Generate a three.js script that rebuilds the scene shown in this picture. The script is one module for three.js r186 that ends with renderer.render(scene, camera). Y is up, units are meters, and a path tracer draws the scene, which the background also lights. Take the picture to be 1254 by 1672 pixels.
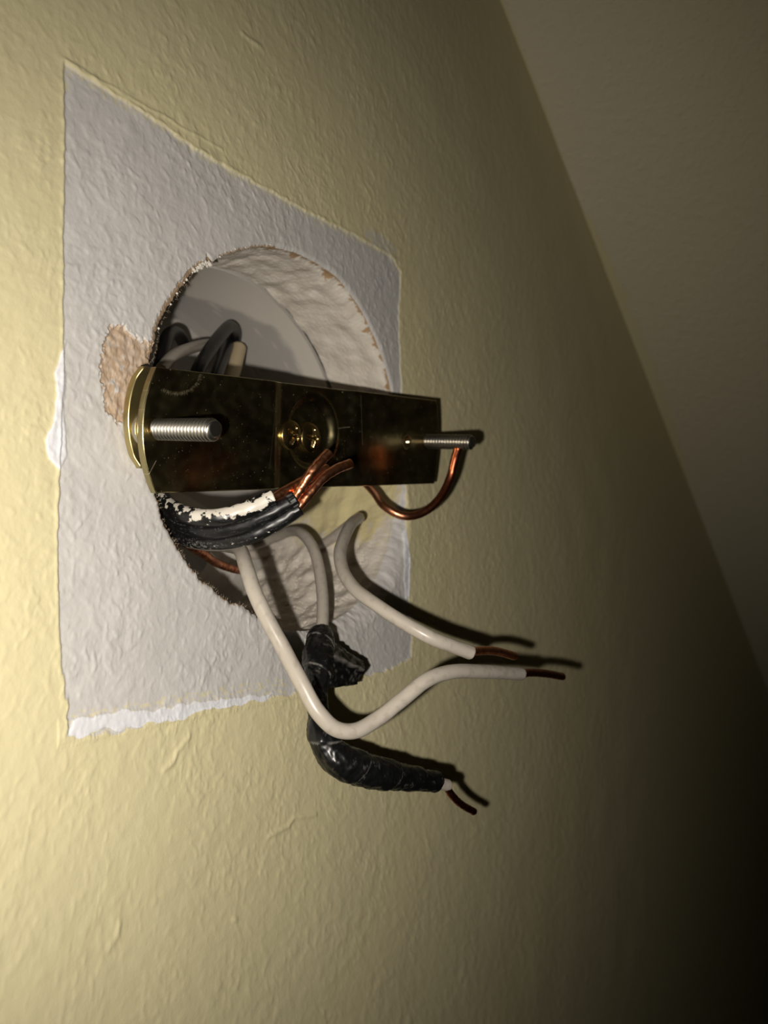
import * as THREE from 'three';
import { mergeGeometries, mergeVertices, toCreasedNormals } from 'three/addons/utils/BufferGeometryUtils.js';
import { createNoise2D, createNoise3D, createNoise4D } from 'simplex-noise';

// ---------------------------------------------------------------- camera, light, exposure
// All sizes below are millimetres from the middle of the fixture patch on the wall (x right, y up, z out of the wall);
// the patch middle stands 1.6 m above the floor.
const MM = 0.001, HEIGHT = 1.6;
const at = (x, y, z) => new THREE.Vector3(x * MM, y * MM + HEIGHT, z * MM);
const scene = new THREE.Scene();
scene.background = new THREE.Color(0x000000);
const camera = new THREE.PerspectiveCamera(2 * Math.atan(836 / 1350) * 180 / Math.PI, 1254 / 1672, 0.005, 30);
{
  const turn = new THREE.Vector3(0.10006, -0.994118, 0.016066);
  camera.position.copy(at(-148.636, -37.145, 124.304));
  camera.quaternion.setFromAxisAngle(turn.clone().normalize(), turn.length());
  camera.focus = 0.168;
  camera.userData.fStop = 21;
}
scene.add(camera);
const FLASH = [-154.1, -43.7, 114.8], FLASH_AIM = [-12, -24, 0];
const flash = new THREE.SpotLight(0xfff6ea, 0.115, 0, 0.92, 1, 2);
flash.position.copy(at(...FLASH)); flash.target.position.copy(at(...FLASH_AIM));
flash.castShadow = true; flash.shadow.radius = 0.07; flash.shadow.mapSize.set(2048, 2048);
flash.shadow.camera.near = 0.02; flash.shadow.camera.far = 6;
scene.add(flash, flash.target);
const renderer = new THREE.WebGLRenderer({ antialias: true });
renderer.toneMapping = THREE.LinearToneMapping;
renderer.toneMappingExposure = 1.0;
renderer.shadowMap.enabled = true;

// ---------------------------------------------------------------- helpers
let seedState = 7;
const rand = () => { seedState = (seedState * 1664525 + 1013904223) >>> 0; return seedState / 4294967296; };
const N2 = createNoise2D(rand), N3 = createNoise3D(rand), N4 = createNoise4D(rand);
const clamp = (v, a, b) => Math.min(b, Math.max(a, v)), mix = (a, b, t) => a + (b - a) * t;
const smooth = (a, b, v) => { const t = clamp((v - a) / (b - a), 0, 1); return t * t * (3 - 2 * t); };
const lin = (hex) => new THREE.Color(hex).toArray();
const mix3 = (a, b, t) => [mix(a[0], b[0], t), mix(a[1], b[1], t), mix(a[2], b[2], t)];
const taken = {};
const numbered = (name) => { const n = taken[name] = (taken[name] ?? -1) + 1; return n ? `${name}_${String(n).padStart(3, '0')}` : name; };
function shadows(o) { o.castShadow = true; o.receiveShadow = true; return o; }
function thing(name, label, category, origin, group) {
  const o = new THREE.Group(); o.name = numbered(name); o.position.copy(at(...origin)); o.userData = { label, category };
  if (group) o.userData.group = group;
  scene.add(o); return o;
}
// geometry in millimetres (relative to the thing's origin when one is given) to a named mesh
function part(name, geometry, material, parent, origin = [0, 0, 0]) {
  geometry.translate(-origin[0], -origin[1], -origin[2]).scale(MM, MM, MM);
  const m = shadows(new THREE.Mesh(geometry, material)); m.name = name; parent.add(m); return m;
}
function structure(name, geometry, material) {
  const m = part(name, geometry, material, scene); m.position.y = HEIGHT; m.userData.kind = 'structure'; return m;
}
// a swept tube: radius may depend on (share of length, angle, millimetres along); ends are capped with a small rounding
function sweep(points, radius, { steps = 120, around = 24, ends = [1, 1] } = {}) {
  const curve = new THREE.CatmullRomCurve3(points.map((q) => new THREE.Vector3(...q)), false, 'centripetal');
  curve.arcLengthDivisions = 600;
  const L = curve.getLength(), fr = curve.computeFrenetFrames(steps, false), rf = typeof radius === 'function' ? radius : () => radius;
  const pos = [], uv = [], idx = [];
  const ring = (c, n, b, s, k, v) => {
    for (let j = 0; j <= around; j++) {
      const a = j / around * Math.PI * 2, r = rf(s, a, s * L) * k, x = Math.cos(a) * r, y = Math.sin(a) * r;
      pos.push(c.x + n.x * x + b.x * y, c.y + n.y * x + b.y * y, c.z + n.z * x + b.z * y); uv.push(v, j / around);
    }
  };
  const rows = [];
  const r0 = rf(0, 0, 0), r1 = rf(1, 0, L);
  const P0 = curve.getPointAt(0), P1 = curve.getPointAt(1), T0 = fr.tangents[0], T1 = fr.tangents[steps];
  for (const [k, o] of [[0.001, 0.14], [0.72, 0.14], [0.9, 0.09]]) rows.push([P0.clone().addScaledVector(T0, -o * r0 * ends[0]), 0, 0, k]);
  for (let i = 0; i <= steps; i++) rows.push([curve.getPointAt(i / steps), i, i / steps, 1]);
  for (const [k, o] of [[0.9, 0.09], [0.72, 0.14], [0.001, 0.14]]) rows.push([P1.clone().addScaledVector(T1, o * r1 * ends[1]), steps, 1, k]);
  for (const [c, f, s, k] of rows) ring(c, fr.normals[f], fr.binormals[f], s, k, s * L);
  const w = around + 1;
  for (let i = 0; i < rows.length - 1; i++) for (let j = 0; j < around; j++) {
    const a = i * w + j, b = a + w; idx.push(a, b + 1, b, a, a + 1, b + 1);
  }
  const g = new THREE.BufferGeometry();
  g.setAttribute('position', new THREE.Float32BufferAttribute(pos, 3)); g.setAttribute('uv', new THREE.Float32BufferAttribute(uv, 2)); g.setIndex(idx);
  g.computeVertexNormals();
  const nm = g.attributes.normal;                       // close the seam
  for (let i = 0; i < rows.length; i++) {
    const a = i * w, b = a + around, v = new THREE.Vector3(nm.getX(a) + nm.getX(b), nm.getY(a) + nm.getY(b), nm.getZ(a) + nm.getZ(b)).normalize();
    nm.setXYZ(a, v.x, v.y, v.z); nm.setXYZ(b, v.x, v.y, v.z);
  }
  return g;
}
function paint(g, fn) {                                  // vertex colours (linear) from uv and position
  const p = g.attributes.position, u = g.attributes.uv, n = g.attributes.normal, c = new Float32Array(p.count * 3);
  for (let i = 0; i < p.count; i++) c.set(fn(u ? u.getX(i) : 0, u ? u.getY(i) : 0, p.getX(i), p.getY(i), p.getZ(i), n.getX(i), n.getY(i), n.getZ(i)), i * 3);
  g.setAttribute('color', new THREE.BufferAttribute(c, 3)); return g;
}
function dataTexture(w, h, fn, { srgb = false, float = false } = {}) {
  const d = float ? new Float32Array(w * h * 4) : new Uint8Array(w * h * 4);
  for (let j = 0; j < h; j++) for (let i = 0; i < w; i++) {
    const v = fn((i + 0.5) / w, (j + 0.5) / h), k = (j * w + i) * 4;
    for (let c = 0; c < 3; c++) { const x = Array.isArray(v) ? v[c] : v; d[k + c] = float ? x : clamp(Math.round(x * 255), 0, 255); }
    d[k + 3] = float ? 1 : 255;
  }
  const t = new THREE.DataTexture(d, w, h, THREE.RGBAFormat, float ? THREE.FloatType : THREE.UnsignedByteType);
  t.magFilter = THREE.LinearFilter; t.minFilter = THREE.LinearFilter; t.wrapS = t.wrapT = THREE.RepeatWrapping;
  if (srgb) t.colorSpace = THREE.SRGBColorSpace;
  t.needsUpdate = true; return t;
}
const toS = (c) => c <= 0.0031308 ? 12.92 * c : 1.055 * Math.pow(c, 1 / 2.4) - 0.055;
const tile = (u, v, size, scale, z = 0) => {             // noise that repeats over a square of `size` mm, features of about `scale` mm
  const k = size / (2 * Math.PI) / scale;
  return N4(Math.cos(u * 2 * Math.PI) * k + z, Math.sin(u * 2 * Math.PI) * k, Math.cos(v * 2 * Math.PI) * k, Math.sin(v * 2 * Math.PI) * k + z);
};

// ---------------------------------------------------------------- outlines measured on the wall
const PATCH = [[-59.1, 60.5], [-48.9, 59.8], [-36.7, 59.4], [-24.6, 58.2], [-6.8, 58.5], [11.6, 58.7], [33.4, 59.9], [52.2, 60.0], [57.2, 56.9], [55.2, 42.2], [55.0, 23.7], [55.5, 5.5], [55.7, -12.5], [56.1, -26.8], [54.9, -40.8], [56.5, -51.4], [55.4, -57.4], [44.9, -59.3], [27.3, -60.0], [11.8, -60.8], [-6.0, -60.8], [-17.7, -60.5], [-26.6, -60.6], [-31.6, -61.3], [-39.3, -61.1], [-46.5, -61.7], [-53.1, -61.4], [-58.7, -60.7], [-57.8, -57.3], [-59.1, -49.9], [-59.8, -39.5], [-60.0, -29.0], [-59.7, -18.4], [-59.5, -7.6], [-59.0, 3.4], [-59.1, 14.5], [-59.0, 25.8], [-58.9, 37.3], [-58.9, 48.9]];
const FILLER_EDGE = [[-58.5, 8.5], [-59.8, 5.5], [-61.0, 1.9], [-60.5, -2.3], [-61.3, -6.8], [-62.7, -10.2], [-61.9, -13.3], [-59.8, -15.0], [-58.2, -12.3], [-58.5, -7.5], [-58.9, -3.2], [-58.5, 1.3], [-59.0, 4.5]];
const FILLER_FOOT = [[-58.7, -60.7], [-56.8, -58.4], [-51.8, -57.6], [-46.5, -58.0], [-39.3, -58.8], [-31.5, -58.7], [-23.1, -58.9], [-14, -59.4], [-4, -60.2], [-8.1, -60.8], [-17.7, -60.7], [-28.3, -60.9], [-34.7, -61.8], [-40.8, -61.1], [-46.5, -61.3], [-50.5, -60.5], [-54.4, -61.2]];
const FILLER_SIDE = [[55.8, -20], [56.4, -30], [55.2, -40], [53.6, -41], [52.8, -35], [53.8, -28], [54.4, -22]];
const TORN = [[-49.0, 13.5], [-45.4, 14.6], [-43.5, 12.9], [-40.2, 12.9], [-36.5, 12.9], [-37.0, 9.7], [-40.5, 6.9], [-42.0, 2.0], [-42.6, -4.1], [-46.9, -4.6], [-49.6, -3.0], [-50.1, 0.6], [-51.1, 3.9], [-50.4, 8.7]];
const HOLE = { x: 8.44, y: -0.7, r: 47.7 };
const RIM = [[-180, 51.6], [-175, 51.7], [-169.7, 50.9], [-164.1, 50.0], [-159.7, 49.2], [-153.8, 49.4], [-148.8, 49.1], [-141.5, 48.5], [-136.1, 48.0], [-131.2, 47.2], [-125, 46.4], [-119.2, 45.3], [-108.2, 45.2], [-96.7, 46], [-78.7, 46.2], [-57.7, 47.7], [-39.5, 48.6], [-26.9, 48.4], [-14, 47.2], [3.1, 46.6], [25.3, 46.6], [42.7, 48.2], [55.1, 49], [68.3, 49.2], [86.7, 47.6], [98.3, 46.9], [106.9, 46.6], [116.9, 46.2], [126.9, 46.5], [129.6, 46.4], [130.7, 48.0], [131.9, 46.5], [138.3, 47.3], [145.2, 47.3], [152.3, 47.7], [158.4, 48.1], [163.5, 48], [167, 47.7], [170.3, 49.4], [174.8, 50.8], [180, 51.6]];
function sd(poly, x, y) {                               // signed distance, negative inside
  let d = 1e9, inside = false;
  for (let i = 0, j = poly.length - 1; i < poly.length; j = i++) {
    const [ax, ay] = poly[j], [bx, by] = poly[i], ex = bx - ax, ey = by - ay, wx = x - ax, wy = y - ay;
    const t = clamp((wx * ex + wy * ey) / (ex * ex + ey * ey), 0, 1), dx = wx - ex * t, dy = wy - ey * t;
    d = Math.min(d, dx * dx + dy * dy);
    if ((ay > y) !== (by > y) && x < ax + (y - ay) / (by - ay) * ex) inside = !inside;
  }
  d = Math.sqrt(d); return inside ? -d : d;
}
function rim(a) {                                       // hole radius at angle a (radians), with a ragged edge
  let t = a * 180 / Math.PI; t = ((t + 180) % 360 + 360) % 360 - 180;
  let i = 1; while (RIM[i][0] < t) i++;
  const [t0, r0] = RIM[i - 1], [t1, r1] = RIM[i];
  const rough = (t > 128 || t < -112) ? 1 : 0.4, cx = Math.cos(a) * 48, cy = Math.sin(a) * 48;
  return mix(r0, r1, smooth(t0, t1, t) * 0.5 + clamp((t - t0) / (t1 - t0), 0, 1) * 0.5) + rough * (0.2 * N2(cx / 1.6, cy / 1.6) + 0.07 * N2(cx / 0.6, cy / 0.6) + 0.25 * N2(cx / 5, cy / 5));
}
function marks(x, y) {                                  // what lies on the wall at a spot
  const rag = y < -50 ? 1 : x < -50 ? 0.3 : 0.55;
  const wx = x + rag * (0.5 * N2(x / 4.2, y / 4.2) + 0.13 * N2(x / 1.1, y / 1.1)), wy = y + rag * (0.5 * N2(x / 4.2 + 40, y / 4.2) + 0.13 * N2(x / 1.1 + 40, y / 1.1));
  const d = sd(PATCH, wx, wy);
  if (d > 8 || d < -25) return { patch: d, filler: 9, torn: 9 };
  return { patch: d, filler: Math.min(sd(FILLER_EDGE, wx, wy), sd(FILLER_FOOT, wx, wy), sd(FILLER_SIDE, wx, wy)), torn: sd(TORN, wx + 0.5 * N2(x / 1.1, y / 1.1), wy + 0.5 * N2(x / 1.1, y / 1.1 + 9)) };
}
function peel(x, y) {                                   // roller texture of the paint, mm
  const a = N2(x / 3.1 + 0.25 * N2(x / 6, y / 6), y / 3.6), b = N2(x / 6.5 + 50, y / 7.5), c = N2(x / 1.5, y / 1.6 + 70), m = N2(x / 22 + 9, y / 22);
  const in_ = Math.abs(x) < 58 && Math.abs(y) < 60 ? 1.45 + 0.5 * m : 1.15 + 0.45 * m, d = N2(x / 2.1 + 30, y / 2.3);
  return in_ * (0.085 * smooth(-0.1, 1.1, a) + 0.05 * b + 0.06 * Math.max(0, d) ** 1.5 * (0.7 + 0.5 * m) + 0.014 * c) + 0.16 * N2(x / 40, y / 40 + 5);
}
const NICKS = [[[-30.3, -65.4], [-33.2, -67.3], [-34.5, -69.4], [-36.7, -70.4]], [[-47.3, -94.9], [-47.7, -96.8], [-49.5, -98.2]], [[-11.2, 93.4], [-8.5, 93.3], [-5, 93.7]], [[9.5, -89.7], [1.6, -88.5], [-0.6, -89.9], [-6.9, -90.3]], [[-18.3, -104], [-17.6, -104.3]]];
function nick(x, y) {                                   // dents and runs in the paint
  let d = 9;
  for (const l of NICKS) { if (Math.abs(x - l[0][0]) > 20 || Math.abs(y - l[0][1]) > 12) continue; for (let i = 1; i < l.length; i++) { const [ax, ay] = l[i - 1], [bx, by] = l[i], ex = bx - ax, ey = by - ay, t = clamp(((x - ax) * ex + (y - ay) * ey) / (ex * ex + ey * ey), 0, 1); d = Math.min(d, Math.hypot(x - ax - ex * t, y - ay - ey * t)); } }
  return d;
}
function wallHeight(x, y, a, r) {
  let z = peel(x, y);
  const m = marks(x, y), dent = nick(x, y);
  if (dent < 2) z += 0.3 * Math.exp(-((dent / 0.55) ** 2));
  z -= 0.3 * smooth(0.2, -0.25, m.patch);
  if (x < -52 || y > 52) z += 0.2 * Math.exp(-(((m.patch - 0.35) / 0.4) ** 2)) * (0.6 + 0.4 * N2(x / 4, y / 4));
  if (y > 58 && y < 66) { const ly = 61.2 + 0.3 * N2(x / 9, 3) + (x + 40) * 0.02; z += x < -18 && x > -59 ? 0.16 * Math.exp(-(((y - ly) / 0.35) ** 2)) : 0; }
  if (m.filler < 0.4) z += 0.22 * smooth(0.3, -0.3, m.filler) + 0.03 * N2(x / 1.6, y / 1.6);
  if (y < -56 && y > -62 && x > -60 && x < 10) { const ly = -57.6 + 0.35 * N2(x / 4, 8) - (x + 58) * 0.01; z += 0.14 * smooth(ly + 0.12, ly - 0.12, y); }
  if (m.torn < 0.6) z -= 0.55 * smooth(0.45, -0.6, m.torn) - smooth(0.4, -0.4, m.torn) * (0.05 * N2(x / 0.7, y / 1.4) + 0.16 * N2(x / 2, y / 2.4));
  const e = r - rim(a), t = a * 180 / Math.PI;
  const soft = 1.2 + 4.5 * smooth(-100, -70, t) * smooth(-5, -25, t);
  if (e < soft) { const k = 1 - e / soft; z -= k * k * (0.5 + 2.6 * smooth(1.5, 5, soft)) + (soft > 2 ? k * 0.3 * N2(x / 3, y / 3) : 0); }
  if (t > 131 && t < 168 && e < 2) z -= 0.3 * smooth(1.5, 1.0, e + 0.3 * N2(x, y));
  return z;
}

// ---------------------------------------------------------------- materials of the room
const YELLOW = lin('#d8cfa6'), PRIMER = lin('#cdcbc8'), FILLER = lin('#e2e4e9'), PAPER = lin('#b59f88');
const peelTile = dataTexture(1024, 1024, (u, v) => {
  const a = tile(u, v, 120, 3.1), b = tile(u, v, 120, 6.5, 20), c = tile(u, v, 120, 1.5, 40);
  return (0.085 * smooth(-0.1, 1.1, a) + 0.05 * b + 0.03 * c + 0.1) / 0.3;
}, { float: true });
peelTile.repeat.set(1 / 0.12, 1 / 0.12);
const grainTile = dataTexture(1024, 1024, (u, v) => 0.5 + 0.3 * tile(u, v, 50, 0.8) + 0.2 * tile(u, v, 50, 0.3, 30), { float: true });
grainTile.repeat.set(1 / 0.05, 1 / 0.05);
const SPAN = 160;
const wallColor = dataTexture(2048, 2048, (u, v) => {
  const x = (u - 0.5) * SPAN, y = (v - 0.5) * SPAN, m = marks(x, y);
  let c = YELLOW;
  if (m.patch > 6) return c.map(toS);
  const inside = smooth(0.12, -0.12, m.patch);
  c = mix3(c, mix3(PRIMER, lin('#c6c4c1'), 0.5 + 0.5 * N2(x / 14, y / 14)), inside);
  if (y > 55 && m.patch < 1) c = mix3(c, YELLOW, 0.55 * smooth(-1.6, -0.2, m.patch + 0.8 * N2(x / 2, y / 2)));
  if (m.patch < 0 && y < -56.5 && x < 0) c = mix3(c, YELLOW, 0.6 * smooth(0.2, 0.55, N2(x / 3, y / 1.2)) * smooth(-56, -57, y));
  c = mix3(c, FILLER, smooth(0.1, -0.1, m.filler));
  const smear = Math.exp(-(((x - 46) / 9) ** 2) - (((y - 62.5) / 2.6) ** 2));
  if (m.patch > -0.2) c = mix3(c, lin('#c9c8c6'), 0.6 * smooth(0.35, 0.7, smear + 0.35 * N2(x / 2.5, y / 1.5)));
  if (m.torn < 0.4) {
    const fibre = N2(x / 0.5, y / 1.6) * 0.25 + N2(x / 2.6, y / 2.6);
    c = mix3(c, mix3(PAPER, lin('#c4b3a1'), smooth(-0.4, 1.0, fibre)), smooth(0.25, -0.25, m.torn) * smooth(0.85, 0.45, N2(x / 3.4 + 7, y / 3.4)));
  }
  const a = Math.atan2(y - HOLE.y, x - HOLE.x), e = Math.hypot(x - HOLE.x, y - HOLE.y) - rim(a), t = a * 180 / Math.PI;
  if (e < 3) {
    const strip = t > 131 && t < 168 ? 1.15 : t > 100 && t < 128 ? 0.35 : t > 168 || t < -118 ? 0.3 : -1;
    c = mix3(c, mix3(PAPER, lin('#98805f'), 0.5 + 0.5 * N2(x / 0.5, y / 0.9)), smooth(strip + 0.15, strip - 0.15, e + 0.35 * N2(x / 1.3, y / 1.3)));
  }
  return c.map(toS);
}, { srgb: true });
wallColor.wrapS = wallColor.wrapT = THREE.ClampToEdgeWrapping;
wallColor.repeat.set(1 / (SPAN * MM), 1 / (SPAN * MM)); wallColor.offset.set(0.5, 0.5);
const facePaint = new THREE.MeshStandardMaterial({ name: 'wall_paint', map: wallColor, roughness: 0.62, bumpMap: grainTile, bumpScale: 0.00003 });
const farPaint = new THREE.MeshStandardMaterial({ name: 'yellow_paint', color: new THREE.Color().setRGB(...YELLOW), roughness: 0.62, bumpMap: peelTile, bumpScale: 0.00042 });
const ceilingPaint = new THREE.MeshStandardMaterial({ name: 'ceiling_paint', color: '#d9d1b6', roughness: 0.8, bumpMap: peelTile, bumpScale: 0.0006 });
const roomPaint = new THREE.MeshStandardMaterial({ name: 'room_paint', color: new THREE.Color().setRGB(...YELLOW), roughness: 0.8 });
const floorMaterial = new THREE.MeshStandardMaterial({ name: 'floor_boards', color: '#6a4c33', roughness: 0.5 });

// ---------------------------------------------------------------- the wall with its round hole
const BOX = { x0: -120, x1: 275, y0: -245, y1: 235 };
const wall = new THREE.Group(); wall.name = 'wall_back'; wall.userData.kind = 'structure'; wall.position.y = HEIGHT; scene.add(wall);
{
  const A = 2000, J = 400, pos = new Float32Array((J + 1) * A * 3), uv = new Float32Array((J + 1) * A * 2), idx = new Uint32Array(J * A * 6);
  for (let i = 0; i < A; i++) {
    const a = (i + 0.5) / A * 2 * Math.PI - Math.PI, c = Math.cos(a), s = Math.sin(a), r0 = rim(a);
    const r1 = Math.min(c > 0 ? (BOX.x1 - HOLE.x) / c : (BOX.x0 - HOLE.x) / c, s > 0 ? (BOX.y1 - HOLE.y) / s : (BOX.y0 - HOLE.y) / s);
    for (let j = 0; j <= J; j++) {
      const r = r0 * Math.pow(r1 / r0, j / J), x = HOLE.x + c * r, y = HOLE.y + s * r, k = j * A + i;
      pos.set([x, y, j === J ? 0 : wallHeight(x, y, a, r) * smooth(0, 0.03, 1 - j / J)], k * 3); uv.set([x * MM, y * MM], k * 2);
    }
  }
  let n = 0;
  for (let j = 0; j < J; j++) for (let i = 0; i < A; i++) { const a = j * A + i, b = j * A + (i + 1) % A, c = a + A, d = b + A; idx.set([a, c, d, a, d, b], n); n += 6; }
  const g = new THREE.BufferGeometry();
  g.setAttribute('position', new THREE.BufferAttribute(pos, 3)); g.setAttribute('uv', new THREE.BufferAttribute(uv, 2)); g.setIndex(new THREE.BufferAttribute(idx, 1));
  g.computeVertexNormals();
  part('painted_face', g, facePaint, wall);
}
{
  const s = new THREE.Shape([[-1800, -1600], [2400, -1600], [2400, 1500], [-1800, 1500]].map((q) => new THREE.Vector2(...q)));
  s.holes.push(new THREE.Path([[BOX.x0, BOX.y0], [BOX.x0, BOX.y1], [BOX.x1, BOX.y1], [BOX.x1, BOX.y0]].map((q) => new THREE.Vector2(...q))));
  const g = new THREE.ExtrudeGeometry(s, { depth: 13, bevelEnabled: false }).translate(0, 0, -13);
  const u = g.attributes.uv, p = g.attributes.position;
  for (let i = 0; i < u.count; i++) u.setXY(i, p.getX(i) * MM, p.getY(i) * MM);
  part('wall_panel', g, farPaint, wall);
}
const plaster = new THREE.MeshStandardMaterial({ name: 'plaster_edge', vertexColors: true, roughness: 0.85, bumpMap: grainTile, bumpScale: 0.00012 });
{   // the cut edge of the wall inside the hole
  const A = 1200, J = 120, pos = [], uv = [], idx = [], col = [];
  const white = lin('#dcd5ca'), yellow = lin('#d0c489'), brown = lin('#a98d6c');
  for (let j = 0; j <= J; j++) for (let i = 0; i < A; i++) {
    const a = (i + 0.5) / A * 2 * Math.PI - Math.PI, t = a * 180 / Math.PI, D = 21 + 26 * smooth(-2, -14, t) * smooth(-135, -100, t), s = j / J, d = D * s;
    const r0 = rim(a), x0 = HOLE.x + Math.cos(a) * r0, y0 = HOLE.y + Math.sin(a) * r0, z0 = wallHeight(x0, y0, a, r0), q = a * 48;
    const low = smooth(-20, -35, t) * smooth(-120, -85, t);
    let r = mix(r0, HOLE.r + 0.4 * N2(q / 12, d / 12), smooth(0, 5, d)) + smooth(0.2, 1.5, d) * (0.07 * N3(x0 / 1.6, y0 / 1.6, d / 1.6) + 0.25 * N3(x0 / 6, y0 / 6, d / 6));
    if (t > 10 && t < 130) r -= 0.35 * smooth(1, 2.5, d);
    r -= 1.5 * smooth(17, 21, d) * smooth(21.5, 24, D);
    if (low > 0) {
      const crack = 1 - Math.abs(N2(q / 16 + 0.6 * N2(q / 4, d / 4), d / 4.2 + 3)), crack2 = 1 - Math.abs(N2(q / 9 + 8, d / 7));
      r += low * smooth(3, 7, d) * (0.8 * smooth(0.955, 0.99, crack) * smooth(-0.1, 0.25, N2(q / 8, d / 8 + 20)) + 0.4 * smooth(0.965, 0.99, crack2) * smooth(0.1, 0.4, N2(q / 7 + 30, d / 7)) - 0.55 * N3(x0 / 7, y0 / 7, d / 7) - 0.07 * N3(x0 / 1.8, y0 / 1.8, d / 1.8));
    }
    pos.push(HOLE.x + Math.cos(a) * r, HOLE.y + Math.sin(a) * r, z0 * (1 - s) - d); uv.push(q * MM, d * MM);
    let c = mix3(white, lin('#cdc5b8'), 0.5 + 0.5 * N2(q / 7, d / 7));
    const torn = (t > 15 && t < 128 ? 0.7 + 2.2 * smooth(0.1, 0.9, N2(q / 6 + 3, 1)) - 0.9 * smooth(0.1, 0.6, N2(q / 4, 11)) : t > 128 || t < -115 ? 2.2 : 0);
    c = mix3(c, brown, smooth(torn + 0.25, torn - 0.25, d + 0.7 * N2(q / 1.8, d / 1.8) + 0.4 * N2(q / 0.7, d / 0.7)) * (torn > 0 ? 1 : 0));
    const blot = ((t + 13) / 17) ** 2 + ((d - 19) / 21) ** 2 + 0.55 * N2(q / 7, d / 7) + 0.25 * N2(q / 2.5, d / 2.5);
    c = mix3(c, yellow, 0.8 * smooth(1.3, 0.5, blot));
    col.push(...c);
  }
  for (let j = 0; j < J; j++) for (let i = 0; i < A; i++) { const a = j * A + i, b = j * A + (i + 1) % A, c = a + A, d = b + A; idx.push(a, d, c, a, b, d); }
  const g = new THREE.BufferGeometry();
  g.setAttribute('position', new THREE.Float32BufferAttribute(pos, 3)); g.setAttribute('uv', new THREE.Float32BufferAttribute(uv, 2)); g.setAttribute('color', new THREE.Float32BufferAttribute(col, 3)); g.setIndex(idx);
  g.computeVertexNormals();
  part('plaster_edge', g, plaster, wall);
}
{   // paper fibres standing off the ragged rim, too fine to count
  const hairs = [];
  for (let i = 0; i < 260; i++) {
    const t = 132 + rand() * 118, a = t * Math.PI / 180, r = rim(a) + 0.1, x = HOLE.x + Math.cos(a) * r, y = HOLE.y + Math.sin(a) * r, l = 0.25 + rand() * 0.6;
    const w = a + (rand() - 0.5) * 1.6, dx = -Math.cos(w) * l, dy = -Math.sin(w) * l, dz = (rand() - 0.6) * l;
    hairs.push(sweep([[x, y, -0.35], [x + dx * 0.5, y + dy * 0.5, -0.35 + dz * 0.3], [x + dx, y + dy, -0.35 + dz]], (s) => 0.03 * (1 - 0.7 * s), { steps: 3, around: 4 }));
  }
  const m = part('paper_fibres', mergeGeometries(hairs), new THREE.MeshStandardMaterial({ name: 'paper_fibre', color: '#bfae97', roughness: 0.9 }), wall);
  m.userData.kind = 'stuff';
}
{   // crumbs of plaster left on the broken rim
  const crumbs = [];
  for (let i = 0; i < 46; i++) {
    const t = i < 34 ? 131.5 + rand() * 8 : 100 + rand() * 60, a = t * Math.PI / 180, r = rim(a) - 0.15 + rand() * 0.9, k = 0.16 + 0.34 * rand() * rand();
    const g = new THREE.IcosahedronGeometry(k, 1), p = g.attributes.position;
    for (let q = 0; q < p.count; q++) { const f = 1 + 0.45 * N3(p.getX(q) * 5 + i * 3, p.getY(q) * 5, p.getZ(q) * 5); p.setXYZ(q, p.getX(q) * f, p.getY(q) * f, p.getZ(q) * f * 0.8); }
    g.computeVertexNormals(); g.deleteAttribute('uv');
    crumbs.push(g.translate(HOLE.x + Math.cos(a) * r, HOLE.y + Math.sin(a) * r, -0.25 + rand() * 0.2));
  }
  const m = part('plaster_crumbs', mergeGeometries(crumbs), new THREE.MeshStandardMaterial({ name: 'plaster_crumb', color: '#d6d1c8', roughness: 0.9 }), wall);
  m.userData.kind = 'stuff';
}
// ---------------------------------------------------------------- the rest of the room
{
  const slope = Math.atan2(-140.3 - 194.9, 663 - 140.1), L = 4200;
  const g = new THREE.BoxGeometry(L, 30, 2600, 1, 1, 1);
  const p = g.attributes.position, u = g.attributes.uv;
  for (let i = 0; i < u.count; i++) u.setXY(i, p.getX(i) * MM, p.getZ(i) * MM);
  g.translate(0, 15, 1300).rotateZ(slope).translate(226.2 + 3, 137 + 3, 0);
  structure('ceiling', g, ceilingPaint);
  const bx = (name, w, h, d, x, y, z, m) => structure(name, new THREE.BoxGeometry(w, h, d).translate(x, y, z), m);
  bx('floor', 4300, 60, 2700, 300, -1630, 1300, floorMaterial);
  bx('wall_left', 60, 3400, 2700, -1830, 0, 1300, roomPaint);
  bx('wall_right', 60, 1700, 2700, 2430, -900, 1300, roomPaint);
  bx('wall_front', 4300, 3400, 60, 300, 0, 2630, roomPaint);
}
// paint line where the yellow runs onto the ceiling
{
  const s = Math.atan2(-140.3 - 194.9, 663 - 140.1), blobs = [];
  const ux = Math.cos(s), uy = Math.sin(s);
  const strip = (t0, t1, w, seed, z0 = -1) => {
    const n = 60, pos = [], idx = [];
    for (let i = 0; i <= n; i++) {
      const t = mix(t0, t1, i / n), k = w * Math.sqrt(Math.max(0, Math.sin(i / n * Math.PI))) * (0.75 + 0.35 * N2(t / 8, seed)) + 0.1;
      const x = 226.2 + ux * t, y = 137 + uy * t;
      const nx = uy * 0.25, ny = -ux * 0.25;
      pos.push(x + 3 + nx, y + 3 + ny, z0, x + 3 + nx, y + 3 + ny, Math.max(z0, 0) + k);
      if (i < n) { const a = i * 2; idx.push(a, a + 1, a + 3, a, a + 3, a + 2); }
    }
    const g = new THREE.BufferGeometry(); g.setAttribute('position', new THREE.Float32BufferAttribute(pos, 3)); g.setIndex(idx); g.computeVertexNormals(); blobs.push(g);
  };
  strip(-2, 210, 8, 1); strip(-150, -30, 1.2, 3); strip(-92, -79, 0.7, 5, 22.8);
  const m = part('paint_overlap', mergeGeometries(blobs), roomPaint, scene); m.position.y = HEIGHT; m.name = 'trim_1'; m.userData.kind = 'structure';
}

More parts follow.
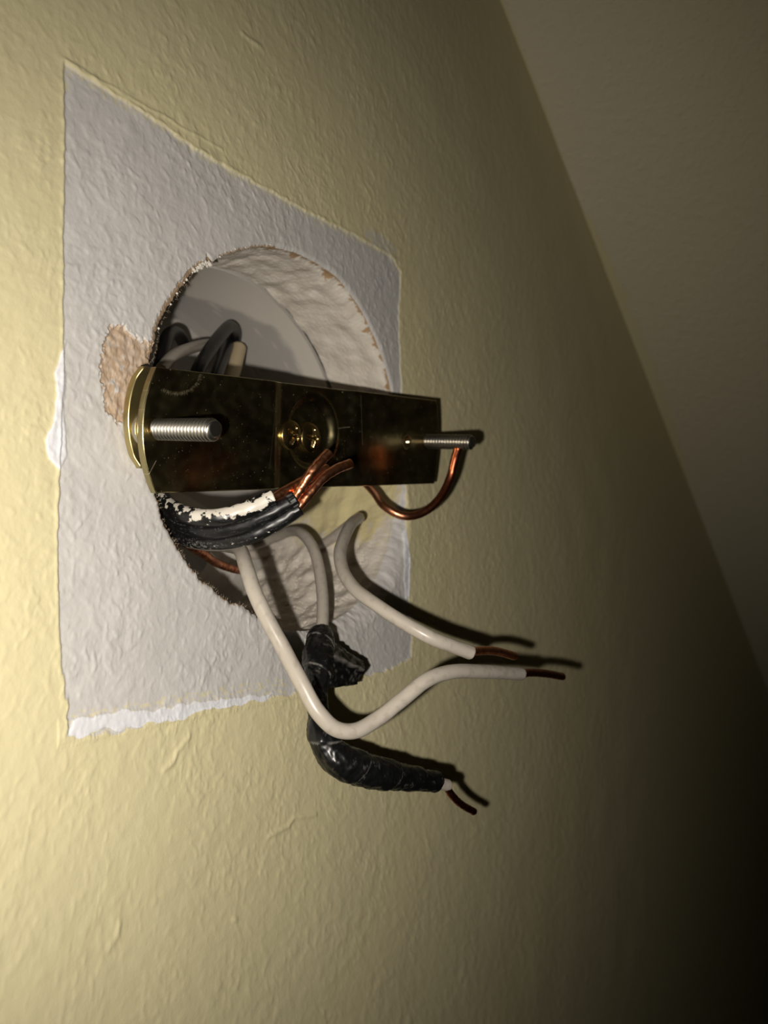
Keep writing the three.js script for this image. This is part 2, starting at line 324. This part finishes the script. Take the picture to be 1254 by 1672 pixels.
// ---------------------------------------------------------------- junction box behind the wall
{
  const o = [HOLE.x, HOLE.y, -60];
  const box = thing('junction_box', 'round grey metal junction box recessed behind the hole in the wall', 'junction box', o);
  const prof = [[0, -60], [41, -60], [44.5, -58.8], [46.6, -56], [47.1, -52], [47.1, -22.2], [48.6, -22.2], [48.6, -61.4], [0, -61.4]];
  const pts = [];
  for (let i = 0; i < prof.length - 1; i++) { const n = i === 4 ? 40 : 8; for (let k = 0; k < n; k++) pts.push(new THREE.Vector2(Math.max(mix(prof[i][0], prof[i + 1][0], k / n), 0.001), mix(prof[i][1], prof[i + 1][1], k / n))); }
  pts.push(new THREE.Vector2(0.001, -61.4));
  const g = new THREE.LatheGeometry(pts, 240).rotateX(Math.PI / 2);
  g.translate(HOLE.x, HOLE.y, 0);
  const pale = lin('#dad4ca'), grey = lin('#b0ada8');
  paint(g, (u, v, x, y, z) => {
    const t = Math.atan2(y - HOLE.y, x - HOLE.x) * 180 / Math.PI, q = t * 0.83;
    const edge = t > 60 ? mix(-30.5, -44, (t - 60) / 27) : -29.3;  // shade boundary painted into the shell colour: pale near the opening, grey deeper
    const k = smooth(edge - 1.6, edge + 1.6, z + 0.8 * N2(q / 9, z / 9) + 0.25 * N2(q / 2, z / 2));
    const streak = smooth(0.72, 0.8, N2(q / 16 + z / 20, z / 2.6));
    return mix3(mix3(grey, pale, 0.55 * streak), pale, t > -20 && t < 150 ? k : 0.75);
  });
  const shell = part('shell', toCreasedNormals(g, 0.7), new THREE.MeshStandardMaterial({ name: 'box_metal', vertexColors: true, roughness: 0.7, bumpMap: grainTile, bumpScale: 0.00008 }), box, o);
  for (const [dx, dy] of [[20, 20], [-20, 18], [18, -22], [-18, -20]]) {
    const k = new THREE.CylinderGeometry(9.5, 9.8, 0.8, 40).rotateX(Math.PI / 2).translate(HOLE.x + dx, HOLE.y + dy, -59.7);
    part('knockout', k, new THREE.MeshStandardMaterial({ name: 'knockout_metal', color: '#8b8984', roughness: 0.45, metalness: 0.5 }), box, o);
  }
}

// ---------------------------------------------------------------- materials of the hardware
const specks = [];
for (let i = 0; i < 700; i++) specks.push([rand(), rand(), 0.0005 + 0.0015 * rand() * rand() * rand(), rand()]);
const BW = 2048, BH = 512, dust = new Float32Array(BW * BH);
for (const [u, v, r, k] of specks) {
  const px = u * BW, py = v * BH, rr = Math.max(0.9, r * 1900);
  for (let y = Math.max(0, Math.floor(py - rr)); y <= Math.min(BH - 1, py + rr); y++) for (let x = Math.max(0, Math.floor(px - rr)); x <= Math.min(BW - 1, px + rr); x++)
    if ((x - px) ** 2 + (y - py) ** 2 < rr * rr) dust[y * BW + x] = Math.max(dust[y * BW + x], 0.05 + 0.4 * k * k);
}
const scratch = (u0, v0, u1, v1, w, k) => { for (let i = 0; i <= 400; i++) { const u = mix(u0, u1, i / 400), v = mix(v0, v1, i / 400); for (let d = -w; d <= w; d++) { const x = Math.round(u * BW), y = Math.round(v * BH + d); if (x >= 0 && x < BW && y >= 0 && y < BH && rand() < 0.6) dust[y * BW + x] = Math.max(dust[y * BW + x], k * rand()); } } };
scratch(0.025, 0.12, 0.045, 0.26, 1, 0.5); scratch(0.56, 0.6, 0.6, 0.62, 1, 0.4); scratch(0.63, 0.95, 0.64, 0.45, 6, 0.35); scratch(0.33, 0.2, 0.35, 0.9, 4, 0.12);
for (let i = 0; i < 300; i++) { const a = 4.2 + rand() * 2.0, k = 0.9 + 0.14 * rand() * rand(), u = 0.085 + 0.062 * k * Math.cos(a), v = 1.0 + 0.2 * k * Math.sin(a); scratch(u, v, u + 0.003 * Math.cos(a), v + 0.02 * Math.sin(a), 0, 0.22 * rand()); }
const barDust = dataTexture(BW, BH, (u, v) => dust[Math.min(BH - 1, Math.floor(v * BH)) * BW + Math.min(BW - 1, Math.floor(u * BW))] + 0.035 * smooth(0.1, 0.9, N2(u * 14, v * 4)) + 0.02 * smooth(0.2, 0.9, N2(u * 90, v * 24)), {});
const ZINC = lin('#a49a72'), zincMap = dataTexture(BW, BH, (u, v) => mix3(mix3(ZINC, lin('#857354'), smooth(-0.2, 0.8, N2(u * 7, v * 2.2))), lin('#b9b7ad'), dust[Math.floor(v * BH) * BW + Math.floor(u * BW)]).map(toS), { srgb: true });
const metalMap = dataTexture(BW, BH, (u, v) => { const k = dust[Math.floor(v * BH) * BW + Math.floor(u * BW)]; return [0, clamp(0.24 + 0.05 * N2(u * 30, v * 8) + 0.6 * k, 0, 1), 0.992 - 0.01 * smooth(-0.2, 0.8, N2(u * 26, v * 7)) - 0.9 * k]; });
const zinc = new THREE.MeshStandardMaterial({ name: 'yellow_zinc', map: zincMap, roughness: 1, metalness: 1, roughnessMap: metalMap, metalnessMap: metalMap });
const zincPlain = new THREE.MeshStandardMaterial({ name: 'yellow_zinc_rear', color: '#bcae7c', roughness: 0.4, metalness: 1 });
const steel = new THREE.MeshStandardMaterial({ name: 'zinc_plated_steel', color: '#b9b6ae', roughness: 0.32, metalness: 1 });
const brass = new THREE.MeshStandardMaterial({ name: 'pivot_screw_metal', color: '#c9b079', roughness: 0.24, metalness: 1 });
const whiteJacket = new THREE.MeshPhysicalMaterial({ name: 'white_insulation', vertexColors: true, roughness: 0.36, clearcoat: 0.25, clearcoatRoughness: 0.3 });
const blackJacket = new THREE.MeshStandardMaterial({ name: 'black_insulation', vertexColors: true, roughness: 0.38 });
const copper = new THREE.MeshStandardMaterial({ name: 'bright_copper', vertexColors: true, roughness: 0.33, metalness: 1 });
const tapeMaterial = new THREE.MeshStandardMaterial({ name: 'black_vinyl_tape', vertexColors: true, roughness: 0.33, side: THREE.DoubleSide });

// ---------------------------------------------------------------- mounting bracket
{
  const o = [5.378, -1.404, 8.463];
  const br = thing('mounting_bracket', 'dark gold zinc-plated crossbar bracket with two threaded posts, mounted across the round hole', 'bracket', o);
  const v = new THREE.Vector3(0.140838, -0.041692, 0.105562); br.quaternion.setFromAxisAngle(v.clone().normalize(), v.length());
  // plate with a plan outline and a height field, both faces, chamfered edge
  function plate({ x0, x1, half, z, t, nx = 360, ny = 90, c = 0.22 }) {
    const pos = [], uv = [], idx = [], w = ny + 1;
    const sheet = (inset, dz) => {
      const first = pos.length / 3;
      for (let i = 0; i <= nx; i++) for (let j = 0; j <= ny; j++) {
        const y = mix(-half + inset, half - inset, j / ny), k = y / half, x = mix(x0(k) + inset, x1(k) - inset, i / nx);
        pos.push(x, y, z(x, y) + dz); uv.push((x + 54) / 108, (y + half) / (2 * half));
      }
      return first;
    };
    const top = sheet(c, 0), bot = sheet(c, -t);
    for (let i = 0; i < nx; i++) for (let j = 0; j < ny; j++) { const a = i * w + j, b = a + w; idx.push(top + a, top + b, top + b + 1, top + a, top + b + 1, top + a + 1, bot + a, bot + b + 1, bot + b, bot + a, bot + a + 1, bot + b + 1); }
    const loop = [];
    for (let i = 0; i <= nx; i++) loop.push([i, 0]); for (let j = 1; j <= ny; j++) loop.push([nx, j]); for (let i = nx - 1; i >= 0; i--) loop.push([i, ny]); for (let j = ny - 1; j > 0; j--) loop.push([0, j]);
    const ring = (inset, dz) => { const f = pos.length / 3; for (const [i, j] of loop) { const y = mix(-half + inset, half - inset, j / ny), x = mix(x0(y / half) + inset, x1(y / half) - inset, i / nx); pos.push(x, y, z(x, y) + dz); uv.push((x + 54) / 108, (y + half) / (2 * half)); } return f; };
    const rs = [ring(c, 0), ring(c * 0.3, -c * 0.3), ring(0, -c), ring(0, -t + c), ring(c * 0.3, -t + c * 0.3), ring(c, -t)], n = loop.length;
    for (let k = 0; k < rs.length - 1; k++) for (let i = 0; i < n; i++) { const a = rs[k] + i, b = rs[k] + (i + 1) % n, d = rs[k + 1] + i, e = rs[k + 1] + (i + 1) % n; idx.push(a, d, e, a, e, b); }
    const g = new THREE.BufferGeometry();
    g.setAttribute('position', new THREE.Float32BufferAttribute(pos, 3)); g.setAttribute('uv', new THREE.Float32BufferAttribute(uv, 2)); g.setIndex(idx); g.computeVertexNormals();
    return g;
  }
  const dimple = (x, y, cx, cy, r, d) => { const q = Math.hypot(x - cx, y - cy); return -d * smooth(r, r * 0.45, q) + 0.12 * d * Math.exp(-(((q - r * 1.15) / (r * 0.18)) ** 2)); };
  const front = plate({
    x0: (k) => -52.3 + 3.2 * k * k, x1: (k) => 51.2 - 1.4 * k * k, half: 11.8, t: 1.7,
    z: (x, y) => -1.1 * smooth(-17.4, -13.2, x) * smooth(13.2, 9.2, x) - 1.2 * smooth(8.6, 6.8, Math.hypot(x + 3, y - 1)) + 0.22 * Math.exp(-(((Math.hypot(x + 3, y - 1) - 9.1) / 0.55) ** 2)) + dimple(x, y, 35, -0.3, 1.7, 1.2) + 0.1 * Math.exp(-(((x + 48.7) ** 2 + y * y) / 9)),
  });
  part('front_bar', front, zinc, br);
  const rear = plate({ x0: (k) => -52.6 + 2.6 * k * k, x1: (k) => 44 - 2.6 * k * k, half: 9.6, t: 1.6, nx: 120, ny: 40, z: (x, y) => -2.9 + 0.9 * smooth(7, 9.6, Math.abs(y)) + 0.02 * N2(x / 3, y / 3) });
  rear.rotateZ(-0.03).translate(0, 0.9, -0.9);
  part('rear_bar', rear, zincPlain, br);
  // threaded posts, their heads behind the front bar
  function post(x, y, len, r) {
    const pitch = 0.9, L = len + 2.2;
    const g = sweep([[x, y, -2.2], [x, y, len * 0.5], [x, y, len]], (s, a, l) => {
      const ph = (l / pitch + a / (2 * Math.PI)) % 1, tri = Math.abs(ph * 2 - 1), end = smooth(0, 0.7, L - l);
      return (r - 0.5 * (1 - smooth(0.12, 0.85, tri))) * mix(0.8, 1, end);
    }, { steps: Math.round(L / pitch * 12), around: 40, ends: [0, 0.3] });
    const m = part('threaded_post', g, steel, br);
    const head = new THREE.LatheGeometry([[0.01, -3.9], [2.4, -3.9], [3.3, -3.5], [3.8, -2.9], [3.95, -2.3], [3.95, -1.75], [0.01, -1.75]].map((q) => new THREE.Vector2(...q)), 48).rotateX(Math.PI / 2).translate(x, y, 0);
    part('screw_head', toCreasedNormals(head, 0.6), steel, m);
  }
  post(-48.7, 0.2, 15.4, 2.08); post(45.3, 0.1, 14.6, 2.08);
  // pivot screws in the dished middle, cross recess cut by two crossed notches
  function pivot(x, y, zb, r, turn) {
    const n = 56, m = 22, pos = [], idx = [];
    for (let j = 0; j <= m; j++) for (let i = 0; i < n; i++) {
      const s = j / m, a = i / n * 2 * Math.PI, q = r * Math.min(1, s * 1.25), dome = s <= 0.8 ? 1.75 - 0.95 * (q / r) ** 2 : mix(0.8, 0, (s - 0.8) / 0.2);
      const px = Math.cos(a) * q, py = Math.sin(a) * q, rx = px * Math.cos(turn) - py * Math.sin(turn), ry = px * Math.sin(turn) + py * Math.cos(turn);
      const slot = Math.max(smooth(0.5, 0.32, Math.abs(rx)) * smooth(0.72 * r, 0.5 * r, Math.abs(ry)), smooth(0.5, 0.32, Math.abs(ry)) * smooth(0.72 * r, 0.5 * r, Math.abs(rx)));
      pos.push(x + px, y + py, zb + dome - 0.9 * slot);
    }
    for (let j = 0; j < m; j++) for (let i = 0; i < n; i++) { const a = j * n + i, b = j * n + (i + 1) % n; idx.push(a, a + n, b + n, a, b + n, b); }
    const g = new THREE.BufferGeometry(); g.setAttribute('position', new THREE.Float32BufferAttribute(pos, 3)); g.setIndex(idx); g.computeVertexNormals();
    const s = part('pivot_screw', g, brass, br);
    part('washer', new THREE.TorusGeometry(r * 0.98, 0.3, 10, 48).scale(1, 1, 0.8).translate(x, y, zb), brass, s);
  }
  pivot(-10.4, 0.2, -1.5, 3.35, 0.5); pivot(-3.0, -0.2, -2.1, 3.45, 0.15);
}

// ---------------------------------------------------------------- wires (centre lines in millimetres)
const W = {
  white1: [[-13.2, -24.1, -22.0], [-12.2, -25.7, -14.0], [-14.7, -26.7, -4.0], [-20.1, -28.3, 5.0], [-24.9, -32.0, 11.0], [-27.1, -36.9, 15.0], [-26.8, -42.5, 18.0], [-25.8, -48.1, 21.0], [-25.6, -54.3, 25.0], [-24.5, -59.8, 28.0], [-22.0, -63.0, 30.0], [-18.9, -63.8, 32.0], [-14.7, -62.4, 34.0], [-9.8, -59.1, 37.0], [-5.2, -55.7, 40.0], [0.6, -54.6, 42.0], [12.6, -55.6, 44.0], [28.3, -57.6, 45.5]],
  white1_cu: [[27.4, -57.5, 45.3], [33.6, -57.9, 45.6], [41.5, -58.9, 46.0], [52.5, -60.8, 46.0]],
  white2: [[37.3, -23.6, -50.0], [38.9, -23.0, -44.0], [36.5, -21.5, -34.0], [31.7, -20.5, -24.0], [24.7, -22.1, -14.0], [20.3, -26.6, -7.0], [16.1, -32.8, -2.0], [10.5, -40.3, 3.0], [4.5, -47.2, 7.0], [1.0, -50.4, 9.0]],
  tape: [[4.2, -47.2, 7.0], [-2.1, -52.1, 11.0], [-6.4, -57.5, 14.0], [-10.5, -62.6, 17.0], [-13.0, -66.9, 20.0], [-11.5, -70.7, 22.0], [-7.6, -73.3, 24.0], [-1.6, -75.6, 26.0], [5.9, -77.8, 27.3], [16.3, -80.7, 28.8]],
  white2_end: [[14.5, -80.4, 28.6], [20.7, -82.4, 29.6]],
  white2_cu: [[19.5, -82.0, 29.5], [21.8, -84.8, 30.0], [24.9, -87.4, 30.5], [30.4, -90.4, 31.0]],
  white3: [[39.9, -25.6, -50.0], [48.1, -25.5, -46.0], [51.8, -25.3, -38.0], [47.5, -23.3, -24.0], [43.4, -18.9, -12.0], [38.3, -17.7, -5.0], [24.5, -20.6, 2.0], [15.6, -24.9, 6.0], [9.7, -28.9, 9.0], [5.5, -33.3, 13.0], [2.8, -37.2, 18.0], [1.5, -40.5, 24.0], [2.4, -44.3, 30.0], [4.8, -48.0, 36.0], [13.1, -51.7, 41.0]],
  white3_cu: [[12.4, -51.5, 40.8], [16.6, -51.5, 41.5], [22.0, -52.0, 42.3], [30.9, -53.9, 43.0]],
  blackA: [[-23.4, -9.4, -20.0], [-28.8, -15.7, -10.0], [-32.1, -19.7, -2.0], [-33.4, -21.9, 5.0], [-31.7, -22.4, 10.0], [-28.2, -21.1, 14.0], [-24.4, -18.7, 18.0]],
  blackA_cu: [[-24.8, -19.0, 17.7], [-21.1, -16.9, 19.0], [-17.0, -14.6, 20.5], [-11.8, -12.0, 22.0]],
  blackB: [[-17.8, -12.8, -24.0], [-27.7, -19.6, -9.0], [-29.2, -23.1, -2.0], [-28.4, -24.5, 5.0], [-25.9, -23.8, 11.0], [-23.3, -21.6, 16.0], [-20.0, -18.7, 20.0]],
  blackB_cu: [[-20.4, -19.0, 19.7], [-19.9, -16.6, 21.5], [-18.7, -13.3, 23.5], [-15.1, -9.4, 25.0]],
  blackC: [[-18.1, -18.4, -22.0], [-25.7, -23.5, -9.0], [-26.7, -25.9, -2.0], [-25.8, -26.6, 5.0], [-24.2, -25.9, 11.0], [-21.5, -23.4, 16.0], [-18.9, -20.5, 20.0]],
  blackC_cu: [[-19.4, -20.9, 19.7], [-17.6, -17.9, 21.5], [-15.1, -14.7, 23.0], [-12.0, -12.6, 24.0], [-7.6, -10.8, 25.0]],
  ground: [[48.3, 1.6, -38.0], [48.9, -0.1, -22.0], [41.5, -6.9, -6.0], [35.5, -11.3, 2.0], [32.0, -16.1, 8.0], [33.9, -18.6, 12.0], [38.3, -17.9, 15.0], [42.4, -14.3, 18.0], [45.7, -8.3, 20.0], [45.7, -3.8, 21.5], [45.2, -0.6, 23.0]],
  copper_in: [[-10.3, -24.8, -22.0], [-0.4, -27.0, -26.0], [9.0, -29.3, -30.0], [19.0, -30.8, -33.0], [26.7, -31.0, -36.0]],
  black_in1: [[-5.9, 11.0, -24.0], [-3.3, 18.0, -24.0], [2.6, 24.9, -26.0], [11.8, 32.8, -30.0], [19.4, 37.6, -34.0], [26.7, 38.3, -39.0], [29.9, 35.2, -43.0], [30.8, 28.4, -46.0]],
  black_in2: [[3.5, 12.2, -26.0], [7.2, 18.9, -28.0], [14.7, 26.4, -33.0], [23.3, 33.8, -39.0], [31.5, 38.0, -46.0]],
  black_in3: [[-15.3, 16.8, -24.0], [-12.3, 22.0, -26.0], [-7.2, 27.7, -30.0], [3.4, 32.4, -38.0], [13.1, 33.7, -46.0]],
  sheath: [[17.0, 18.4, -34.0], [21.7, 24.9, -36.0], [28.7, 34.0, -40.0]],
  grey_in: [[-20.7, 13.9, -18.0], [-10.8, 20.8, -24.0], [4.2, 27.9, -32.0], [21.7, 34.9, -42.0], [38.8, 41.3, -50.0]],
  flap: [[0.8, -47.1, 10.0], [15.4, -54.1, 10.0], [-9.9, -57.5, 17.0]],
};
const WHITE = lin('#b0a99e'), BLACK = lin('#0e0f10'), SPLASH = lin('#d3cdc2'), GREYDUST = lin('#4a4b4a');
const COPPER = lin('#e6a07a'), COPPER_DARK = lin('#a05c40');
function jacket(g, kind, seed) {
  return paint(g, (u, v, x, y, z) => {
    const n = N3(x / 2.2 + seed, y / 2.2, z / 2.2), f = N3(x / 0.7, y / 0.7 + seed, z / 0.7);
    if (kind === 'white') return mix3(WHITE, lin('#958c80'), 0.5 * smooth(0.25, 0.9, n + 0.4 * f));
    return mix3(BLACK, GREYDUST, 0.5 * smooth(0.4, 1.0, n * 0.6 + f * 0.5));
  });
}
function copperOf(points, r, o, parent, dark, seed) {
  const g = sweep(points, (s, a, l) => r * (1 + 0.06 * N3(Math.cos(a), Math.sin(a) + seed, l / 1.3)), { steps: 90, around: 20 });
  paint(g, (u, v, x, y, z) => mix3(dark ? COPPER_DARK : COPPER, dark ? lin('#7a4430') : lin('#cf8258'), smooth(-0.3, 0.7, N3(x / 1.4, y / 1.4 + seed, z / 1.4))));
  return part('copper_end', g, copper, parent, o);
}
const ragged = (r, seed) => (s, a, l) => r * (1 + 0.02 * N3(Math.cos(a) * 0.8, Math.sin(a) * 0.8 + seed, l / 5)) * (s > 0.985 ? 1 + 0.05 * N2(a * 2, seed) : 1);
{
  const P = W.white1, o = P[0], t = thing('white_wire', 'long white wire looping lowest in front of the black tape, copper tip furthest right', 'wire', o);
  part('insulation', jacket(sweep(P, ragged(1.5, 1), { steps: 260, around: 28 }), 'white', 1), whiteJacket, t, o);
  copperOf(W.white1_cu, 0.95, o, t, true, 2);
}
{
  const P = W.white2, o = P[0], t = thing('white_wire', 'white insulated wire hanging down into a wrap of black electrical tape', 'wire', o);
  part('insulation', jacket(sweep(P, ragged(1.45, 5), { steps: 160, around: 28 }), 'white', 5), whiteJacket, t, o);
  const rr = [[0, 2.7], [0.05, 3.0], [0.12, 3.25], [0.2, 2.8], [0.28, 1.9], [0.38, 2.0], [0.47, 3.0], [0.55, 3.45], [0.62, 3.5], [0.72, 3.3], [0.85, 2.75], [0.97, 2.35], [1, 2.3]];
  const rad = (s) => { let i = 1; while (i < rr.length - 1 && rr[i][0] < s) i++; return mix(rr[i - 1][1], rr[i][1], smooth(rr[i - 1][0], rr[i][0], s)); };
  const tape = sweep(W.tape, (s, a, l) => {
    const turn = (l / 9 + a / (2 * Math.PI) * 0.8) % 1;                    // overlapping turns of tape
    return rad(s) * (1 + 0.05 * Math.cos(2 * a + s * 5) + 0.05 * N3(Math.cos(a) * 1.4, Math.sin(a) * 1.4, l / 3.2) + 0.025 * N3(Math.cos(a) * 3, Math.sin(a) * 3, l / 1.2)) + 0.22 * smooth(0.0, 0.9, turn) * smooth(1, 0.96, turn);
  }, { steps: 420, around: 72 });
  const tapeColour = (u, v, x, y, z) => {
    const turn = (u / 9 + v * 0.8) % 1, n = N3(x / 3, y / 3, z / 3), f = N3(x / 0.6, y / 0.6, z / 0.6);
    return mix3(BLACK, lin('#6c6a66'), Math.min(1, 0.4 * smooth(0.45, 1.0, n * 0.8 + f * 0.4) + 0.8 * smooth(0.955, 0.975, turn) * smooth(-0.1, 0.5, n + 0.4)));
  };
  const tp = part('electrical_tape', paint(tape, tapeColour), tapeMaterial, t, o);
  {   // loose folded end of the tape
    const A = new THREE.Vector3(...W.tape[0]), nx = 26, ny = 18, pos = [], idx = [], uv = [];
    const base = new THREE.Vector3(...W.flap[0]), e1 = new THREE.Vector3(...W.flap[1]).sub(base), e2 = new THREE.Vector3(...W.flap[2]).sub(base), nn = e1.clone().cross(e2).normalize();
    if (nn.z < 0) nn.negate();
    for (const side of [0.22, -0.22]) for (let i = 0; i <= nx; i++) for (let j = 0; j <= ny; j++) {
      const u = i / nx, v = j / ny, w = v * (1 - 0.55 * u), p = base.clone().addScaledVector(e1, u).addScaledVector(e2, w);
      p.addScaledVector(nn, 1.1 * Math.sin(v * Math.PI * 1.4) * (0.4 + 0.6 * u) - 1.6 * smooth(0.3, 0, u) + 0.35 * N2(u * 5, v * 5) + 0.7 * Math.exp(-(((v - 0.35 - 0.2 * u) / 0.06) ** 2)) + side);
      pos.push(p.x, p.y, p.z); uv.push(u * 8, v);
    }
    const w = ny + 1, S = (nx + 1) * w;
    for (let i = 0; i < nx; i++) for (let j = 0; j < ny; j++) { const a = i * w + j, b = a + w; idx.push(a, b, b + 1, a, b + 1, a + 1, S + a, S + b + 1, S + b, S + a, S + a + 1, S + b + 1); }
    const edge = []; for (let i = 0; i <= nx; i++) edge.push(i * w); for (let j = 1; j <= ny; j++) edge.push(nx * w + j); for (let i = nx - 1; i >= 0; i--) edge.push(i * w + ny); for (let j = ny - 1; j > 0; j--) edge.push(j);
    for (let i = 0; i < edge.length; i++) { const a = edge[i], b = edge[(i + 1) % edge.length]; idx.push(a, a + S, b + S, a, b + S, b); }
    const g = new THREE.BufferGeometry(); g.setAttribute('position', new THREE.Float32BufferAttribute(pos, 3)); g.setAttribute('uv', new THREE.Float32BufferAttribute(uv, 2)); g.setIndex(idx); g.computeVertexNormals();
    part('tape_flap', paint(g, (u, v, x, y, z) => mix3(BLACK, lin('#77746f'), 0.8 * smooth(0.05, 0.02, Math.abs(v - 0.35 - 0.2 * u / 8)) + 0.45 * smooth(0.3, 0.9, N3(x / 1.5, y / 1.5, z / 1.5)))), tapeMaterial, tp, o);
  }
  part('insulation_stub', jacket(sweep(W.white2_end, 1.35, { steps: 20, around: 24 }), 'white', 6), whiteJacket, t, o);
  copperOf(W.white2_cu, 0.85, o, t, true, 7);
}
{
  const P = W.white3, o = P[0], t = thing('white_wire', 'short white insulated wire curving out of the hole below the bare ground wire', 'wire', o);
  part('insulation', jacket(sweep(P, ragged(1.5, 9), { steps: 260, around: 28 }), 'white', 9), whiteJacket, t, o);
  copperOf(W.white3_cu, 0.95, o, t, false, 10);
}
{
  const labels = ['black wire splashed with white paint along its top, uppermost of the bundle below the bracket', 'middle black wire of the bundle below the bracket, frayed insulation at its end', 'lowest black wire of the bundle below the bracket, scuffed underside'];
  ['A', 'B', 'C'].forEach((k, i) => {
    const P = W['black' + k], o = P[0], t = thing('black_wire', labels[i], 'wire', o, 'black wires bundled below the bracket');
    const g = sweep(P, (s, a, l) => 1.72 * (1 + 0.03 * N3(Math.cos(a), Math.sin(a) + i, l / 3)) * (s > 0.97 ? 1 + (i === 1 ? 0.16 : 0.05) * N3(Math.cos(a) * 1.5, Math.sin(a) * 1.5, i) : 1), { steps: 300, around: 72 });
    paint(g, (u, v, x, y, z, nx, ny, nz) => {
      const n = N3(x / 2.5, y / 2.5 + i * 7, z / 2.5), f = N3(x / 0.45, y / 0.45, z / 0.45), m = N3(x / 1, y / 1, z / 1);
      const streak = N2(u / 6 + i * 9, v * 16) * 0.7 + 0.4 * f;
      let c = mix3(BLACK, GREYDUST, Math.min(1, 0.6 * smooth(0.35, 1.0, 0.5 * n + 0.5 * f) + 0.75 * smooth(0.35, 0.85, streak)));
      if (i === 2) c = mix3(c, lin('#8f8d88'), 0.7 * smooth(0.0, 0.6, m * 0.6 + f * 0.5) * smooth(8, 14, u) * smooth(34, 26, u) * smooth(0.1, -0.5, ny));
      const band = i === 0 ? nx * -0.62 + ny * 0.25 + nz * 0.75 - 0.68 + 0.5 * n + 0.2 * m + 0.12 * f : i === 2 ? -0.95 - 0.35 * ny + 0.55 * n + 0.3 * m + 0.35 * f : -1.05 + 0.5 * n + 0.4 * m + 0.25 * f;
      return mix3(c, SPLASH, smooth(0.0, 0.06, band));
    });
    part('insulation', g, blackJacket, t, o);
    copperOf(W['black' + k + '_cu'], 1.02, o, t, false, 20 + i);
  });
}
{
  const P = W.ground, o = P[0], t = thing('ground_wire', 'bare copper ground wire hooking up in front of the bracket end', 'wire', o);
  const g = sweep(P, (s, a, l) => 1.12 * (1 + 0.03 * N3(Math.cos(a), Math.sin(a), l / 1.5)), { steps: 240, around: 22 });
  paint(g, (u, v, x, y, z) => {
    const n = N3(x / 1.2, y / 1.2, z / 1.2);
    return mix3(mix3(COPPER, COPPER_DARK, smooth(52, 72, u)), lin('#b9b1a4'), 0.8 * smooth(0.25, 0.5, n) * smooth(0.55, 0.7, v) * smooth(0.95, 0.85, v) * smooth(38, 42, u) * smooth(62, 56, u));
  });
  part('bare_copper', g, copper, t, o);
}
{
  const P = W.copper_in, o = P[0], t = thing('copper_wire', 'bare copper wire inside the hole, partly hidden behind the white wire', 'wire', o);
  const g = sweep(P, (s, a, l) => 1.1 * (1 + 0.04 * N3(Math.cos(a), Math.sin(a), l / 1.5)), { steps: 120, around: 20 });
  part('bare_copper', paint(g, (u, v, x, y, z) => mix3(COPPER, COPPER_DARK, smooth(-0.5, 0.5, N3(x / 1.5, y / 1.5, z / 1.5)))), copper, t, o);
}
{
  const inside = [['black_in1', 'black wire bent in a loop deep in the hole above the bracket'], ['black_in2', 'short black wire right behind the looped one, in front of the beige cable sheath'], ['black_in3', 'black wire in the dark left corner of the hole above the bracket']];
  inside.forEach(([k, label], i) => {
    const P = W[k], o = P[0], t = thing('box_wire', label, 'wire', o);
    part('insulation', jacket(sweep(P, 1.75, { steps: 120, around: 24 }), 'black', 30 + i), blackJacket, t, o);
  });
  const P = W.grey_in, o = P[0], t = thing('box_wire', 'pale grey wire lying across the back of the hole above the bracket', 'wire', o);
  part('insulation', jacket(sweep(P, 1.5, { steps: 120, around: 24 }), 'white', 40), whiteJacket, t, o);
  const S = W.sheath, so = S[0], s = thing('cable_sheath', 'beige cut end of a cable sheath inside the hole behind the black wires', 'cable', so);
  const g = sweep(S, (u, a) => 3.0 * (0.72 + 0.28 * Math.abs(Math.cos(a + 0.6))), { steps: 60, around: 36 });
  part('jacket', g, new THREE.MeshStandardMaterial({ name: 'beige_sheath', color: '#b7a789', roughness: 0.6 }), s, so);
}
// ---------------------------------------------------------------- the flash that lights the place, beside the lens
{
  const dir = at(...FLASH_AIM).sub(at(...FLASH)).normalize(), o = FLASH.map((c, i) => c - dir.getComponent(i) * 1.2);
  const t = thing('flash_light', 'small round white LED flash beside the lens, outside the frame', 'flash', o);
  t.quaternion.setFromUnitVectors(new THREE.Vector3(0, 0, 1), dir);
  part('housing', new THREE.LatheGeometry([[0.01, -1.2], [2.6, -1.2], [2.6, 0.2], [2.1, 0.2], [2.1, -0.2], [0.01, -0.2]].map((q) => new THREE.Vector2(...q)), 32).rotateX(Math.PI / 2), new THREE.MeshStandardMaterial({ name: 'flash_housing', color: '#222222', roughness: 0.5 }), t);
  part('led', new THREE.CircleGeometry(1.9, 24).translate(0, 0, 0.05), new THREE.MeshStandardMaterial({ name: 'led_glow', color: '#fff6e0', emissive: '#fff4e2', emissiveIntensity: 2 }), t);
}
renderer.render(scene, camera);
